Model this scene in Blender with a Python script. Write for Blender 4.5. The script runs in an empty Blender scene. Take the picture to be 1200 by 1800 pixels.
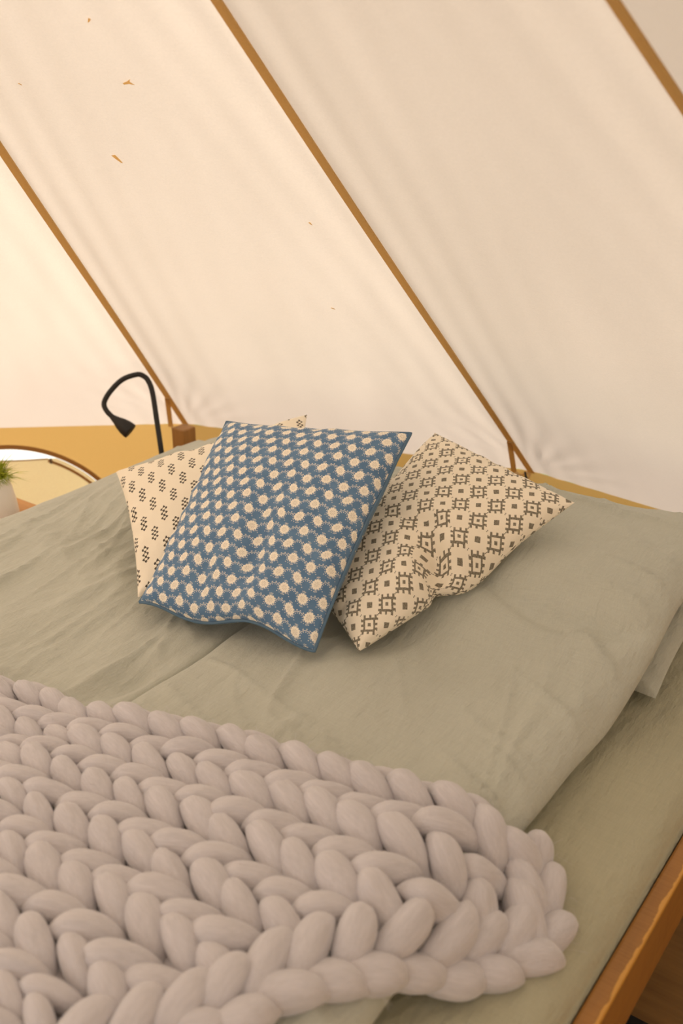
import bpy, bmesh, math, random
import numpy as np
from mathutils import Vector, Matrix

# ------------------------------------------------------------------ camera, world, sun, exposure
scn = bpy.context.scene
COL = scn.collection
cam_d = bpy.data.cameras.new('camera')
cam = bpy.data.objects.new('camera', cam_d)
COL.objects.link(cam)
YAW, PITCH = math.radians(36), math.radians(24)
cam.location = (0, 0, 1.5)
cam.rotation_euler = (math.pi / 2 - PITCH, 0, YAW)
cam_d.sensor_fit = 'HORIZONTAL'
cam_d.sensor_width = 24.0
cam_d.lens = 35.0
cam_d.clip_start = 0.02
cam_d.dof.use_dof = True
cam_d.dof.focus_distance = 1.86
cam_d.dof.aperture_fstop = 3.4
scn.camera = cam

world = bpy.data.worlds.new('sky')
scn.world = world
world.use_nodes = True
wn = world.node_tree.nodes
wn['Background'].inputs['Color'].default_value = (0.94, 0.965, 1.0, 1)
wn['Background'].inputs['Strength'].default_value = 1.35

sun_d = bpy.data.lights.new('sun', 'SUN')
sun_d.energy = 6.2
sun_d.angle = math.radians(3)
sun_d.color = (1.0, 0.95, 0.88)
sun = bpy.data.objects.new('sun', sun_d)
COL.objects.link(sun)
sun_to = Vector((-0.78, -0.22, 0.56))
sun.rotation_euler = sun_to.to_track_quat('Z', 'Y').to_euler()
sun.location = (-6, 1, 6)

scn.view_settings.view_transform = 'Standard'
scn.view_settings.look = 'None'
scn.view_settings.gamma = 1.0
scn.view_settings.use_curve_mapping = False
scn.view_settings.exposure = 0.17

# ------------------------------------------------------------------ helpers
random.seed(7)
RNG = np.random.default_rng(11)


def srgb(r, g, b):
    def f(c):
        c /= 255.0
        return c / 12.92 if c <= 0.04045 else ((c + 0.055) / 1.055) ** 2.4
    return (f(r), f(g), f(b), 1.0)


def hash2(ix, iy, seed):
    n = (ix.astype(np.int64) * 374761393 + iy.astype(np.int64) * 668265263 + seed * 974711) & 0x7fffffff
    n = ((n ^ (n >> 13)) * 1274126177) & 0x7fffffff
    n = n ^ (n >> 16)
    return (n & 0xffff) / 65535.0


def vnoise(x, y, seed=0):
    x = np.asarray(x, float)
    y = np.asarray(y, float)
    ix, iy = np.floor(x), np.floor(y)
    fx, fy = x - ix, y - iy
    fx = fx * fx * fx * (fx * (fx * 6 - 15) + 10)
    fy = fy * fy * fy * (fy * (fy * 6 - 15) + 10)
    a = hash2(ix, iy, seed)
    b = hash2(ix + 1, iy, seed)
    c = hash2(ix, iy + 1, seed)
    d = hash2(ix + 1, iy + 1, seed)
    return (a * (1 - fx) + b * fx) * (1 - fy) + (c * (1 - fx) + d * fx) * fy


def fbm(x, y, seed=0, octs=3):
    s, amp, t = 0.0, 1.0, 0.0
    for o in range(octs):
        s = s + amp * vnoise(x * 2 ** o + 17.3 * o, y * 2 ** o + 5.1 * o, seed + o)
        t += amp
        amp *= 0.5
    return s / t - 0.5


def ridge(x, y, seed=0, p=3.0):
    n = vnoise(x + 0.6 * vnoise(x * 1.3, y * 1.3, seed + 5), y, seed)
    return (1 - np.abs(2 * n - 1)) ** p


def sstep(a, b, x):
    t = np.clip((x - a) / (b - a), 0, 1)
    return t * t * (3 - 2 * t)


def make_mesh(name, verts, faces, uv=None, smooth=True):
    me = bpy.data.meshes.new(name)
    verts = np.asarray(verts, float)
    me.from_pydata(verts.tolist(), [], faces if isinstance(faces, list) else faces.tolist())
    if uv is not None:
        lay = me.uv_layers.new(name='UVMap')
        li = np.empty(len(me.loops), dtype=np.int32)
        me.loops.foreach_get('vertex_index', li)
        lay.data.foreach_set('uv', np.asarray(uv, np.float32)[li].ravel())
    if smooth:
        me.polygons.foreach_set('use_smooth', np.ones(len(me.polygons), dtype=bool))
    me.update()
    return me


def link(name, me, mat=None, parent=None):
    o = bpy.data.objects.new(name, me)
    COL.objects.link(o)
    if mat is not None and me is not None and not me.materials:
        me.materials.append(mat)
    if parent is not None:
        o.parent = parent
    return o


def tag(o, label=None, cat=None, group=None, kind=None):
    if label:
        o['label'] = label
    if cat:
        o['category'] = cat
    if group:
        o['group'] = group
    if kind:
        o['kind'] = kind
    return o


def empty(name, loc=(0, 0, 0)):
    o = bpy.data.objects.new(name, None)
    COL.objects.link(o)
    o.location = loc
    o.empty_display_size = 0.05
    return o


def place(o, parent):
    """parent keeping world coordinates for meshes written in world space"""
    o.parent = parent
    o.matrix_parent_inverse = Matrix.Translation(-Vector(parent.location))
    return o


def grid_faces(n, m, flip=False):
    i = np.arange(n - 1)[:, None] * m + np.arange(m - 1)[None, :]
    i = i.ravel()
    f = np.stack([i, i + m, i + m + 1, i + 1], 1)
    return f[:, ::-1] if flip else f


def box_bm(bm, x0, x1, y0, y1, z0, z1, bevel=0.0, mat=None):
    r = bmesh.ops.create_cube(bm, size=1.0)
    vs = r['verts']
    M = Matrix.Translation(((x0 + x1) / 2, (y0 + y1) / 2, (z0 + z1) / 2)) @ Matrix.Diagonal((x1 - x0, y1 - y0, z1 - z0, 1))
    if mat is not None:
        M = mat @ M
    bmesh.ops.transform(bm, matrix=M, verts=vs)
    if bevel:
        es = list({e for v in vs for e in v.link_edges})
        bmesh.ops.bevel(bm, geom=es, offset=bevel, segments=2, profile=0.6, affect='EDGES')


def bm_obj(name, bm, mat, parent=None, smooth=False):
    me = bpy.data.meshes.new(name)
    bm.to_mesh(me)
    bm.free()
    if smooth:
        me.polygons.foreach_set('use_smooth', np.ones(len(me.polygons), dtype=bool))
    return link(name, me, mat, parent)


def box_obj(name, dims, mat, parent=None, bevel=0.003):
    bm = bmesh.new()
    box_bm(bm, *dims, bevel=bevel)
    o = bm_obj(name, bm, mat)
    if parent is not None:
        place(o, parent)
    return o


def tube_mesh(name, pts, rad, seg=12, caps=True):
    pts = [Vector(p) for p in pts]
    n = len(pts)
    rads = rad if hasattr(rad, '__len__') else [rad] * n
    V, Fc = [], []
    up = None
    for i, p in enumerate(pts):
        t = (pts[min(i + 1, n - 1)] - pts[max(i - 1, 0)]).normalized()
        if up is None:
            up = t.orthogonal().normalized()
        up = (up - t * up.dot(t)).normalized()
        b = t.cross(up)
        for k in range(seg):
            a = 2 * math.pi * k / seg
            V.append(p + (up * math.cos(a) + b * math.sin(a)) * rads[i])
    for i in range(n - 1):
        for k in range(seg):
            k2 = (k + 1) % seg
            Fc.append((i * seg + k, i * seg + k2, (i + 1) * seg + k2, (i + 1) * seg + k))
    if caps:
        Fc.append(tuple(range(seg))[::-1])
        Fc.append(tuple((n - 1) * seg + k for k in range(seg)))
    return make_mesh(name, [tuple(v) for v in V], Fc)


def smooth_path(pts, n=8):
    pts = [Vector(p) for p in pts]
    out = []
    for i in range(len(pts) - 1):
        p0 = pts[max(i - 1, 0)]
        p1, p2 = pts[i], pts[i + 1]
        p3 = pts[min(i + 2, len(pts) - 1)]
        for k in range(n):
            t = k / n
            out.append(0.5 * ((2 * p1) + (p2 - p0) * t + (2 * p0 - 5 * p1 + 4 * p2 - p3) * t * t + (3 * p1 - p0 - 3 * p2 + p3) * t ** 3))
    out.append(pts[-1])
    return out


def lathe_mesh(name, prof, seg=32):
    V, Fc = [], []
    for (r, z) in prof:
        for k in range(seg):
            a = 2 * math.pi * k / seg
            V.append((r * math.cos(a), r * math.sin(a), z))
    for i in range(len(prof) - 1):
        for k in range(seg):
            k2 = (k + 1) % seg
            Fc.append((i * seg + k, i * seg + k2, (i + 1) * seg + k2, (i + 1) * seg + k))
    Fc.append(tuple(range(seg))[::-1])
    Fc.append(tuple((len(prof) - 1) * seg + k for k in range(seg)))
    return make_mesh(name, V, Fc)


# ------------------------------------------------------------------ material helpers
class X:
    """socket arithmetic: python expressions become Math nodes"""
    nt = None

    def __init__(self, s):
        self.s = s

    @staticmethod
    def op(o, *a, clamp=False):
        n = X.nt.nodes.new('ShaderNodeMath')
        n.operation = o
        n.use_clamp = clamp
        for i, v in enumerate(a):
            if isinstance(v, X):
                X.nt.links.new(v.s, n.inputs[i])
            else:
                n.inputs[i].default_value = float(v)
        return X(n.outputs[0])

    def __add__(self, o): return X.op('ADD', self, o)
    __radd__ = __add__
    def __sub__(self, o): return X.op('SUBTRACT', self, o)
    def __rsub__(self, o): return X.op('SUBTRACT', o, self)
    def __mul__(self, o): return X.op('MULTIPLY', self, o)
    __rmul__ = __mul__
    def __truediv__(self, o): return X.op('DIVIDE', self, o)
    def __lt__(self, o): return X.op('LESS_THAN', self, o)
    def __gt__(self, o): return X.op('GREATER_THAN', self, o)
    def __and__(self, o): return X.op('MULTIPLY', self, o)
    def __or__(self, o): return X.op('MAXIMUM', self, o)


def xabs(a): return X.op('ABSOLUTE', a)
def xfrac(a): return X.op('FRACT', a)
def xfloor(a): return X.op('FLOOR', a)
def xcos(a): return X.op('COSINE', a)
def xsqrt(a): return X.op('SQRT', a)
def xsign(a): return X.op('SIGN', a)
def xmin(a, b): return X.op('MINIMUM', a, b)
def xmax(a, b): return X.op('MAXIMUM', a, b)
def xatan2(a, b): return X.op('ARCTAN2', a, b)


def new_mat(name, col=(0.5, 0.5, 0.5, 1), rough=0.8):
    m = bpy.data.materials.new(name)
    m.use_nodes = True
    b = m.node_tree.nodes['Principled BSDF']
    b.inputs['Base Color'].default_value = col
    b.inputs['Roughness'].default_value = rough
    return m, m.node_tree, b


def node(nt, t, **kw):
    n = nt.nodes.new(t)
    for k, v in kw.items():
        setattr(n, k, v)
    return n


def noise_node(nt, vec, scale, detail=3.0, rough=0.5):
    n = node(nt, 'ShaderNodeTexNoise')
    n.inputs['Scale'].default_value = scale
    n.inputs['Detail'].default_value = detail
    n.inputs['Roughness'].default_value = rough
    if vec is not None:
        nt.links.new(vec, n.inputs['Vector'])
    return n


def mapping(nt, src, scale=(1, 1, 1), rot=(0, 0, 0)):
    mp = node(nt, 'ShaderNodeMapping')
    mp.inputs['Scale'].default_value = scale
    mp.inputs['Rotation'].default_value = rot
    nt.links.new(src, mp.inputs['Vector'])
    return mp.outputs[0]


def coord(nt, which='Object'):
    return node(nt, 'ShaderNodeTexCoord').outputs[which]


def ramp(nt, fac, stops):
    r = node(nt, 'ShaderNodeValToRGB')
    el = r.color_ramp.elements
    while len(el) < len(stops):
        el.new(0.5)
    for e, (p, c) in zip(el, stops):
        e.position = p
        e.color = c
    nt.links.new(fac, r.inputs[0])
    return r.outputs[0]


def mixcol(nt, fac, a, b):
    m = node(nt, 'ShaderNodeMix', data_type='RGBA')
    for s, i in ((fac, 0), (a, 6), (b, 7)):
        if isinstance(s, X):
            s = s.s
        if isinstance(s, (tuple, list, float, int)):
            m.inputs[i].default_value = s
        else:
            nt.links.new(s, m.inputs[i])
    return m.outputs[2]


def bump(nt, h, strength, dist, target, prev=None):
    b = node(nt, 'ShaderNodeBump')
    b.inputs['Strength'].default_value = strength
    b.inputs['Distance'].default_value = dist
    nt.links.new(h, b.inputs['Height'])
    if prev is not None:
        nt.links.new(prev, b.inputs['Normal'])
    if target is not None:
        nt.links.new(b.outputs[0], target)
    return b.outputs[0]


def vary(c, k):
    return (min(c[0] * k, 1), min(c[1] * k, 1), min(c[2] * k, 1), 1)


def canvas_mat(name, trans, diff, fac):
    """woven tent cloth: part reflects, part lets the daylight through"""
    m = bpy.data.materials.new(name)
    m.use_nodes = True
    nt = m.node_tree
    nt.nodes.remove(nt.nodes['Principled BSDF'])
    out = nt.nodes['Material Output']
    d = node(nt, 'ShaderNodeBsdfDiffuse')
    t = node(nt, 'ShaderNodeBsdfTranslucent')
    mx = node(nt, 'ShaderNodeMixShader')
    mx.inputs[0].default_value = fac
    co = coord(nt, 'Object')
    weave = noise_node(nt, mapping(nt, co, (1, 1, 1)), 260, 2)
    big = noise_node(nt, co, 2.2, 4, 0.55)
    thread = noise_node(nt, mapping(nt, co, (40, 40, 700)), 1.0, 2)
    X.nt = nt
    k = X(weave.outputs[0]) * 0.5 + X(big.outputs[0]) * 0.35 + X(thread.outputs[0]) * 0.15
    tc = ramp(nt, k.s, [(0.32, vary(trans, 0.90)), (0.68, vary(trans, 1.06))])
    nt.links.new(tc, t.inputs['Color'])
    d.inputs['Color'].default_value = diff
    b = bump(nt, weave.outputs[0], 0.25, 0.002, None)
    nt.links.new(b, d.inputs['Normal'])
    nt.links.new(d.outputs[0], mx.inputs[1])
    nt.links.new(t.outputs[0], mx.inputs[2])
    nt.links.new(mx.outputs[0], out.inputs['Surface'])
    return m


def linen_mat(name, col, streak=(10, 60, 10)):
    m, nt, b = new_mat(name, col, 0.92)
    co = coord(nt, 'Object')
    w1 = noise_node(nt, mapping(nt, co, (30, 900, 200)), 1.0, 2)
    w2 = noise_node(nt, mapping(nt, co, (900, 30, 200)), 1.0, 2)
    big = noise_node(nt, co, 5.0, 4)
    cr = noise_node(nt, mapping(nt, co, (26, 9, 12), (0, 0, 0.35)), 1.0, 5, 0.6)
    X.nt = nt
    k = X(w1.outputs[0]) * 0.35 + X(w2.outputs[0]) * 0.35 + X(big.outputs[0]) * 0.3
    nt.links.new(ramp(nt, k.s, [(0.3, vary(col, 0.88)), (0.7, vary(col, 1.10))]), b.inputs['Base Color'])
    h = (X(w1.outputs[0]) + X(w2.outputs[0])) * 0.5
    n1 = bump(nt, cr.outputs[0], 0.7, 0.016, None)
    bump(nt, h.s, 0.22, 0.0015, b.inputs['Normal'], n1)
    b.inputs['Sheen Weight'].default_value = 0.15
    b.inputs['Sheen Roughness'].default_value = 0.5
    return m


def wood_mat(name, dark, light, along=1, rough=0.5):
    m, nt, b = new_mat(name, light, rough)
    co = coord(nt, 'Object')
    sc = [38, 38, 38]
    sc[along] = 2.2
    n = noise_node(nt, mapping(nt, co, tuple(sc)), 1.0, 5, 0.6)
    n2 = noise_node(nt, co, 6, 3)
    X.nt = nt
    k = X(n.outputs[0]) * 0.75 + X(n2.outputs[0]) * 0.25
    nt.links.new(ramp(nt, k.s, [(0.32, dark), (0.66, light)]), b.inputs['Base Color'])
    bump(nt, n.outputs[0], 0.15, 0.003, b.inputs['Normal'])
    return m


M = {}
M['roof'] = canvas_mat('roof_canvas', srgb(221, 204, 187), srgb(240, 229, 214), 0.40)
M['wall'] = canvas_mat('wall_canvas', srgb(226, 180, 108), srgb(222, 178, 108), 0.38)
M['flap'] = canvas_mat('flap_canvas', srgb(255, 240, 212), srgb(240, 218, 180), 0.62)
M['tape'] = canvas_mat('seam_tape', srgb(236, 208, 156), srgb(222, 194, 140), 0.52)
M['wtape'] = canvas_mat('window_tape', srgb(200, 160, 100), srgb(196, 154, 96), 0.35)
M['mesh'] = canvas_mat('window_mesh', srgb(253, 253, 255), srgb(240, 240, 244), 0.85)
M['linen'] = linen_mat('sage_linen', srgb(193, 194, 181))
M['sheet'] = linen_mat('sage_sheet', srgb(182, 178, 152))
M['wood'] = wood_mat('orange_pine', srgb(150, 96, 34), srgb(196, 134, 56), 1, 0.42)
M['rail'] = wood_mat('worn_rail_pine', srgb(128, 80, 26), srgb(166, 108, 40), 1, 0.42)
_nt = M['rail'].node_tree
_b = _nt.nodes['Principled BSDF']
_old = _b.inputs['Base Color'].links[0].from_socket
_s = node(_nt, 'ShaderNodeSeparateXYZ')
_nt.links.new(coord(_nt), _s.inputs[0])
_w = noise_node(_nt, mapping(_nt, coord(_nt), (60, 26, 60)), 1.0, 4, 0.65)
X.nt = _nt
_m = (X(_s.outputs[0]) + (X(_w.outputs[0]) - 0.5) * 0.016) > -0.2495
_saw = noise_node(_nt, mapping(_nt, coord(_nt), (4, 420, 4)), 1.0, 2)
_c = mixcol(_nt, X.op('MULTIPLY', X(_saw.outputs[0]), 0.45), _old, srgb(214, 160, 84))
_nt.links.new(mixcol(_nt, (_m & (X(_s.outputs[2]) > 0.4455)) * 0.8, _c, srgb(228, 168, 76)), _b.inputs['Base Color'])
M['post'] = wood_mat('post_pine', srgb(138, 96, 46), srgb(178, 128, 66), 2, 0.5)
M['table'] = wood_mat('table_pine', srgb(190, 130, 62), srgb(216, 158, 88), 0, 0.5)
M['floor'] = wood_mat('floor_ply', srgb(120, 88, 44), srgb(156, 116, 62), 0, 0.6)
M['black'], _, _b = new_mat('black_metal', srgb(30, 27, 24), 0.6)
M['rug'], _, _b = new_mat('dark_rug', srgb(26, 24, 24), 0.95)
M['ceramic'], _, _b = new_mat('white_ceramic', srgb(252, 247, 240), 0.35)
M['grass'], _nt, _b = new_mat('vase_grass', srgb(120, 140, 22), 0.6)
_n = noise_node(_nt, coord(_nt), 60, 2)
_nt.links.new(ramp(_nt, _n.outputs[0], [(0.35, srgb(130, 146, 20)), (0.65, srgb(190, 196, 50))]), _b.inputs['Base Color'])
M['ground'], _nt, _b = new_mat('meadow', srgb(128, 132, 84), 0.95)
_n = noise_node(_nt, coord(_nt), 3, 5)
_nt.links.new(ramp(_nt, _n.outputs[0], [(0.35, srgb(108, 116, 66)), (0.65, srgb(150, 150, 100))]), _b.inputs['Base Color'])
M['leaf'] = canvas_mat('dry_leaf', srgb(255, 232, 186), srgb(250, 216, 156), 0.66)
M['zip'], _, _b = new_mat('zip_metal', srgb(120, 104, 84), 0.4)


def wool_mat():
    col = srgb(214, 209, 212)
    m, nt, b = new_mat('merino_wool', col, 0.95)
    co = coord(nt, 'Object')
    fib = noise_node(nt, mapping(nt, co, (14, 150, 150)), 1.0, 4, 0.6)
    fine = noise_node(nt, mapping(nt, co, (60, 700, 700)), 1.0, 2)
    X.nt = nt
    k = X(fib.outputs[0]) * 0.6 + X(fine.outputs[0]) * 0.4
    nt.links.new(ramp(nt, k.s, [(0.3, vary(col, 0.86)), (0.7, vary(col, 1.08))]), b.inputs['Base Color'])
    bump(nt, k.s, 0.55, 0.004, b.inputs['Normal'])
    b.inputs['Sheen Weight'].default_value = 0.5
    b.inputs['Sheen Roughness'].default_value = 0.45
    b.inputs['Subsurface Weight'].default_value = 0.0
    return m


M['wool'] = wool_mat()


def uv_xy(nt):
    s = node(nt, 'ShaderNodeSeparateXYZ')
    nt.links.new(coord(nt, 'UV'), s.inputs[0])
    X.nt = nt
    return X(s.outputs[0]), X(s.outputs[1])


def cotton_finish(nt, b):
    co = coord(nt, 'UV')
    w1 = noise_node(nt, mapping(nt, co, (300, 2600, 1)), 1.0, 1)
    w2 = noise_node(nt, mapping(nt, co, (2600, 300, 1)), 1.0, 1)
    X.nt = nt
    h = X(w1.outputs[0]) + X(w2.outputs[0])
    wr = noise_node(nt, coord(nt, 'Object'), 22, 4, 0.55)
    n1 = bump(nt, wr.outputs[0], 0.25, 0.012, None)
    bump(nt, h.s, 0.12, 0.001, b.inputs['Normal'], n1)
    b.inputs['Sheen Weight'].default_value = 0.1


def floral_mat():
    m, nt, b = new_mat('blue_floral_cotton', srgb(90, 120, 150), 0.9)
    x, y = uv_xy(nt)
    dx, dy = 0.0360, 0.0270
    y = y + 0.0035 * xcos(x * (math.pi / dx))
    row = xfloor(y / dy)
    par = row - xfloor(row * 0.5) * 2.0
    xs = x / dx + par * 0.5
    lx = (xfrac(xs) - 0.5) * dx
    ly = (xfrac(y / dy) - 0.5) * dy
    r = xsqrt(lx * lx + ly * ly)
    th = xatan2(ly, lx)
    flower = r < (0.0086 + 0.0008 * xcos(th * 12.0))
    seeds = (xcos(th * 8.0) > 0.35) & (r < 0.0050) & (r > 0.0012) & (xcos(r * 3300.0) > -0.35)
    # vines: an arch between neighbours with paired buds
    mx = (xfrac(xs + 0.5) - 0.5) * dx
    my = ly + 0.005
    r2 = xsqrt(mx * mx + my * my)
    t2 = xatan2(my, mx)
    arch = (xabs(r2 - 0.0106) < 0.00055) & (my > -0.003)
    buds = (xabs(xabs(r2 - 0.0106) - 0.0024) < 0.0008) & (xcos(t2 * 13.0) > 0.35) & (my > -0.006)
    # sprigs above and below every flower
    ay = xabs(ly)
    sprig = (xabs(lx) < 0.0005) & (ay > 0.0086)
    sbud = (xabs(xabs(lx) - 0.0022) < 0.0009) & (ay > 0.0086) & (xcos(ly * 2100.0) > 0.0)
    pale = (arch | buds | sprig | sbud) * 0.72
    cream = srgb(252, 243, 226)
    nz = noise_node(nt, coord(nt, 'UV'), 30, 3)
    base = ramp(nt, nz.outputs[0], [(0.3, srgb(88, 122, 158)), (0.7, srgb(104, 138, 172))])
    c = mixcol(nt, pale, base, cream)
    c = mixcol(nt, flower, c, cream)
    c = mixcol(nt, seeds * 0.5, c, srgb(120, 92, 66))
    nt.links.new(c, b.inputs['Base Color'])
    cotton_finish(nt, b)
    return m


def dotted_mat():
    m, nt, b = new_mat('blue_dotted_cotton', srgb(70, 96, 118), 0.9)
    x, y = uv_xy(nt)
    d = 0.016
    row = xfloor(y / d)
    par = row - xfloor(row * 0.5) * 2.0
    lx = xfrac(x / d + par * 0.5) - 0.5
    ly = xfrac(y / d) - 0.5
    dots = (lx * lx + ly * ly) < 0.008
    nt.links.new(mixcol(nt, dots, srgb(92, 122, 148), srgb(246, 228, 190)), b.inputs['Base Color'])
    cotton_finish(nt, b)
    return m


def geometric_mat():
    m, nt, b = new_mat('olive_block_print', srgb(240, 214, 168), 0.9)
    u, v = uv_xy(nt)
    s = 0.0330
    # hand printing is never quite straight
    wob = noise_node(nt, coord(nt, 'UV'), 45, 2)
    w = (X(wob.outputs[0]) - 0.5) * 0.0032
    x = ((u + v) * 0.70711 + w) / s
    y = ((v - u) * 0.70711 - w) / s
    par = xfloor(x) + xfloor(y)
    par = par - xfloor(par * 0.5) * 2.0
    lx = xfrac(x) - 0.5
    ly = xfrac(y) - 0.5
    ax, ay = xabs(lx), xabs(ly)
    mm = xmax(ax, ay)
    blot = mm < 0.15
    corner = (ax > 0.445) & (ay > 0.445)
    corner = corner & ((lx * ly) > 0.0)
    sy, sx = xsign(ly), xsign(lx)
    x1 = lx * sy
    y2 = ly * sx

    def band(a, c, h): return xabs(a - c) < h
    bars = band(ay, 0.29, 0.058) & (x1 > -0.33) & (x1 < 0.52)
    bars = bars | (band(ax, 0.29, 0.054) & (ay < 0.3))
    teeth = band(ay, 0.40, 0.085) & (band(x1, -0.27, 0.06) | band(x1, 0.06, 0.06) | band(x1, 0.37, 0.06))
    teeth = teeth | (band(ax, 0.39, 0.085) & (band(y2, 0.03, 0.058) | band(y2, -0.2, 0.058)))
    teeth = teeth | (band(ax, 0.45, 0.03) & band(y2, -0.24, 0.06))
    dot = mm < 0.085
    motif = (bars | teeth | dot) & par
    plain = blot & (1.0 - par)
    ink = motif | plain | corner
    wear = noise_node(nt, coord(nt, 'UV'), 420, 3, 0.7)
    worn = X.op('SUBTRACT', 1.18, X(wear.outputs[0]) * 0.75, clamp=True)
    cream = srgb(252, 241, 220)
    nt.links.new(mixcol(nt, ink * worn, cream, srgb(70, 60, 32)), b.inputs['Base Color'])
    cotton_finish(nt, b)
    return m


def tree_mat():
    m, nt, b = new_mat('black_block_print', srgb(240, 218, 180), 0.9)
    u, v = uv_xy(nt)
    wob = noise_node(nt, coord(nt, 'UV'), 60, 2)
    w = (X(wob.outputs[0]) - 0.5) * 0.004
    ang = math.radians(2)
    x0 = (u * math.cos(ang) + v * math.sin(ang)) + w
    y0 = (v * math.cos(ang) - u * math.sin(ang)) - w
    dx, dy = 0.046, 0.048
    row = xfloor(y0 / dy)
    par = row - xfloor(row * 0.5) * 2.0
    lx = (xfrac(x0 / dx + par * 0.5) - 0.5) * dx
    ly = (xfrac(y0 / dy) - 0.5) * dy
    p = xabs(lx / 0.0053)
    q = xabs(ly / 0.0066)

    def blob(cx, cy, r=0.50): return (xabs(p - cx) + xabs(q - cy) * 0.8) < r

    def bar(e): return xabs(e) < 0.20
    ink = blob(1, 0) | blob(0, 1) | blob(1, 2) | blob(0, 3)
    inx = p < 1.0
    ink = ink | (bar(p + q - 1.0) & inx) | (bar(q - p - 1.0) & inx & (q < 2.0)) | (bar(p + q - 3.0) & inx & (q > 2.0))
    cream = srgb(252, 241, 220)
    nt.links.new(mixcol(nt, ink * 0.95, cream, srgb(46, 34, 16)), b.inputs['Base Color'])
    cotton_finish(nt, b)
    return m


M['floral'] = floral_mat()
M['dotted'] = dotted_mat()
M['geo'] = geometric_mat()
M['tree'] = tree_mat()
M['piping'], _, _b = new_mat('blue_piping', srgb(92, 120, 144), 0.85)

# ------------------------------------------------------------------ the tent
TK = 1.07
APEX = np.array([-0.941 * TK, -0.066 * TK, 1.5 + 1.1 * TK])
EAVE = 1.5 - 0.98 * TK
ring = [np.array(c) * TK for c in [(-2.88, 1.344), (-2.061, 2.038), (-1.041, 2.297), (0.095, 2.145)]]
a3 = math.atan2(ring[3][1] - APEX[1], ring[3][0] - APEX[0])
a0 = math.atan2(ring[0][1] - APEX[1], ring[0][0] - APEX[0])
span = (a3 - a0 + 2 * math.pi) % (2 * math.pi)
for k in range(1, 11):
    a = a3 - span * k / 11
    ring.append(APEX[:2] + 2.39 * TK * np.array([math.cos(a), math.sin(a)]))
NR = len(ring)


def roof_point(i, t, q, off=0.0):
    """point on roof panel i (t from eave to apex, q across), off metres inward"""
    a = np.array([*ring[i], EAVE])
    b = np.array([*ring[(i + 1) % NR], EAVE])
    nrm = np.cross(b - a, APEX - a)
    nrm /= np.linalg.norm(nrm)
    if nrm[2] > 0:
        nrm = -nrm
    t = np.asarray(t, float)[..., None]
    q = np.asarray(q, float)[..., None]
    P = (1 - t) * (a + (b - a) * q) + t * APEX
    return P, nrm


def roof_sag(i, t, q):
    w = (1 - t) * 1.06
    dl = np.minimum(q, 1 - q) * w                       # distance to the nearer seam
    s = t * 2.3
    e = np.minimum(dl / 0.02, 1)
    sag = 0.022 * 4 * q * (1 - q) * np.minimum(t * 6, 1) * (1 - t)
    rip = 0.0022 * np.sin(dl * 88 + 1.5 * np.sin(s * 2 + i)) * np.exp(-dl / 0.11) * e
    # tension folds running to the eave corners
    dc = np.sqrt(dl ** 2 + (s * 0.9) ** 2)
    ang = np.arctan2(s, dl + 1e-4)
    fold = 0.0018 * np.sin(ang * 24 + i) * np.exp(-((dc - 0.14) / 0.13) ** 2) * e * np.minimum(t * 30, 1)
    big = 0.014 * fbm(q * w * 2.6 + 9 * i, s * 1.1, 31, 3) * np.minimum(dl / 0.1, 1) * np.minimum(t * 8, 1)
    lng = 0.0055 * fbm(q * w * 9 + 5 * i, s * 1.4 + q, 37, 2) * np.minimum(dl / 0.06, 1) * np.minimum(t * 8, 1)
    return sag + rip + fold + big + lng


ceiling = empty('ceiling', (APEX[0], APEX[1], EAVE))
tag(ceiling, 'cream canvas tent roof of long sloping panels joined by tan seams', kind='structure')
DOOR = (8,)                                              # the panel left open as the way in
for i in range(NR):
    nt_, nq = (150, 110) if i in (0, 1, 2) else (40, 16)
    t0 = 0.0 if i not in DOOR else 0.64
    tt = np.linspace(t0, 0.985, nt_)[:, None] * np.ones((1, nq))
    qq = np.ones((nt_, 1)) * np.linspace(0, 1, nq)[None, :]
    P, nrm = roof_point(i, tt, qq)
    P = P + nrm * roof_sag(i, tt, qq)[..., None]
    o = link('canvas_panel', make_mesh('canvas_panel', P.reshape(-1, 3), grid_faces(nt_, nq)), M['roof'])
    place(o, ceiling)


def tape_strip(name, pts, nrm, width, thick, mat, parent):
    """flat sewn band: rectangle section swept along pts, nrm is the side it faces"""
    V, Fc = [], []
    n = len(pts)
    for k, p in enumerate(pts):
        tdir = (pts[min(k + 1, n - 1)] - pts[max(k - 1, 0)])
        tdir = tdir / np.linalg.norm(tdir)
        nn = nrm[k] if isinstance(nrm, list) else nrm
        s = np.cross(tdir, nn)
        s /= np.linalg.norm(s)
        w = width[k] if hasattr(width, '__len__') else width
        for (aa, bb) in ((-0.5, 0), (0.5, 0), (0.5, 1), (-0.5, 1)):
            V.append(p + s * w * aa + nn * thick * bb)
    for k in range(n - 1):
        for j in range(4):
            Fc.append((4 * k + j, 4 * k + (j + 1) % 4, 4 * k + 4 + (j + 1) % 4, 4 * k + 4 + j))
    Fc += [(3, 2, 1, 0), (4 * n - 4, 4 * n - 3, 4 * n - 2, 4 * n - 1)]
    o = link(name, make_mesh(name, V, Fc, smooth=False), mat)
    place(o, parent)
    return o


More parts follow.
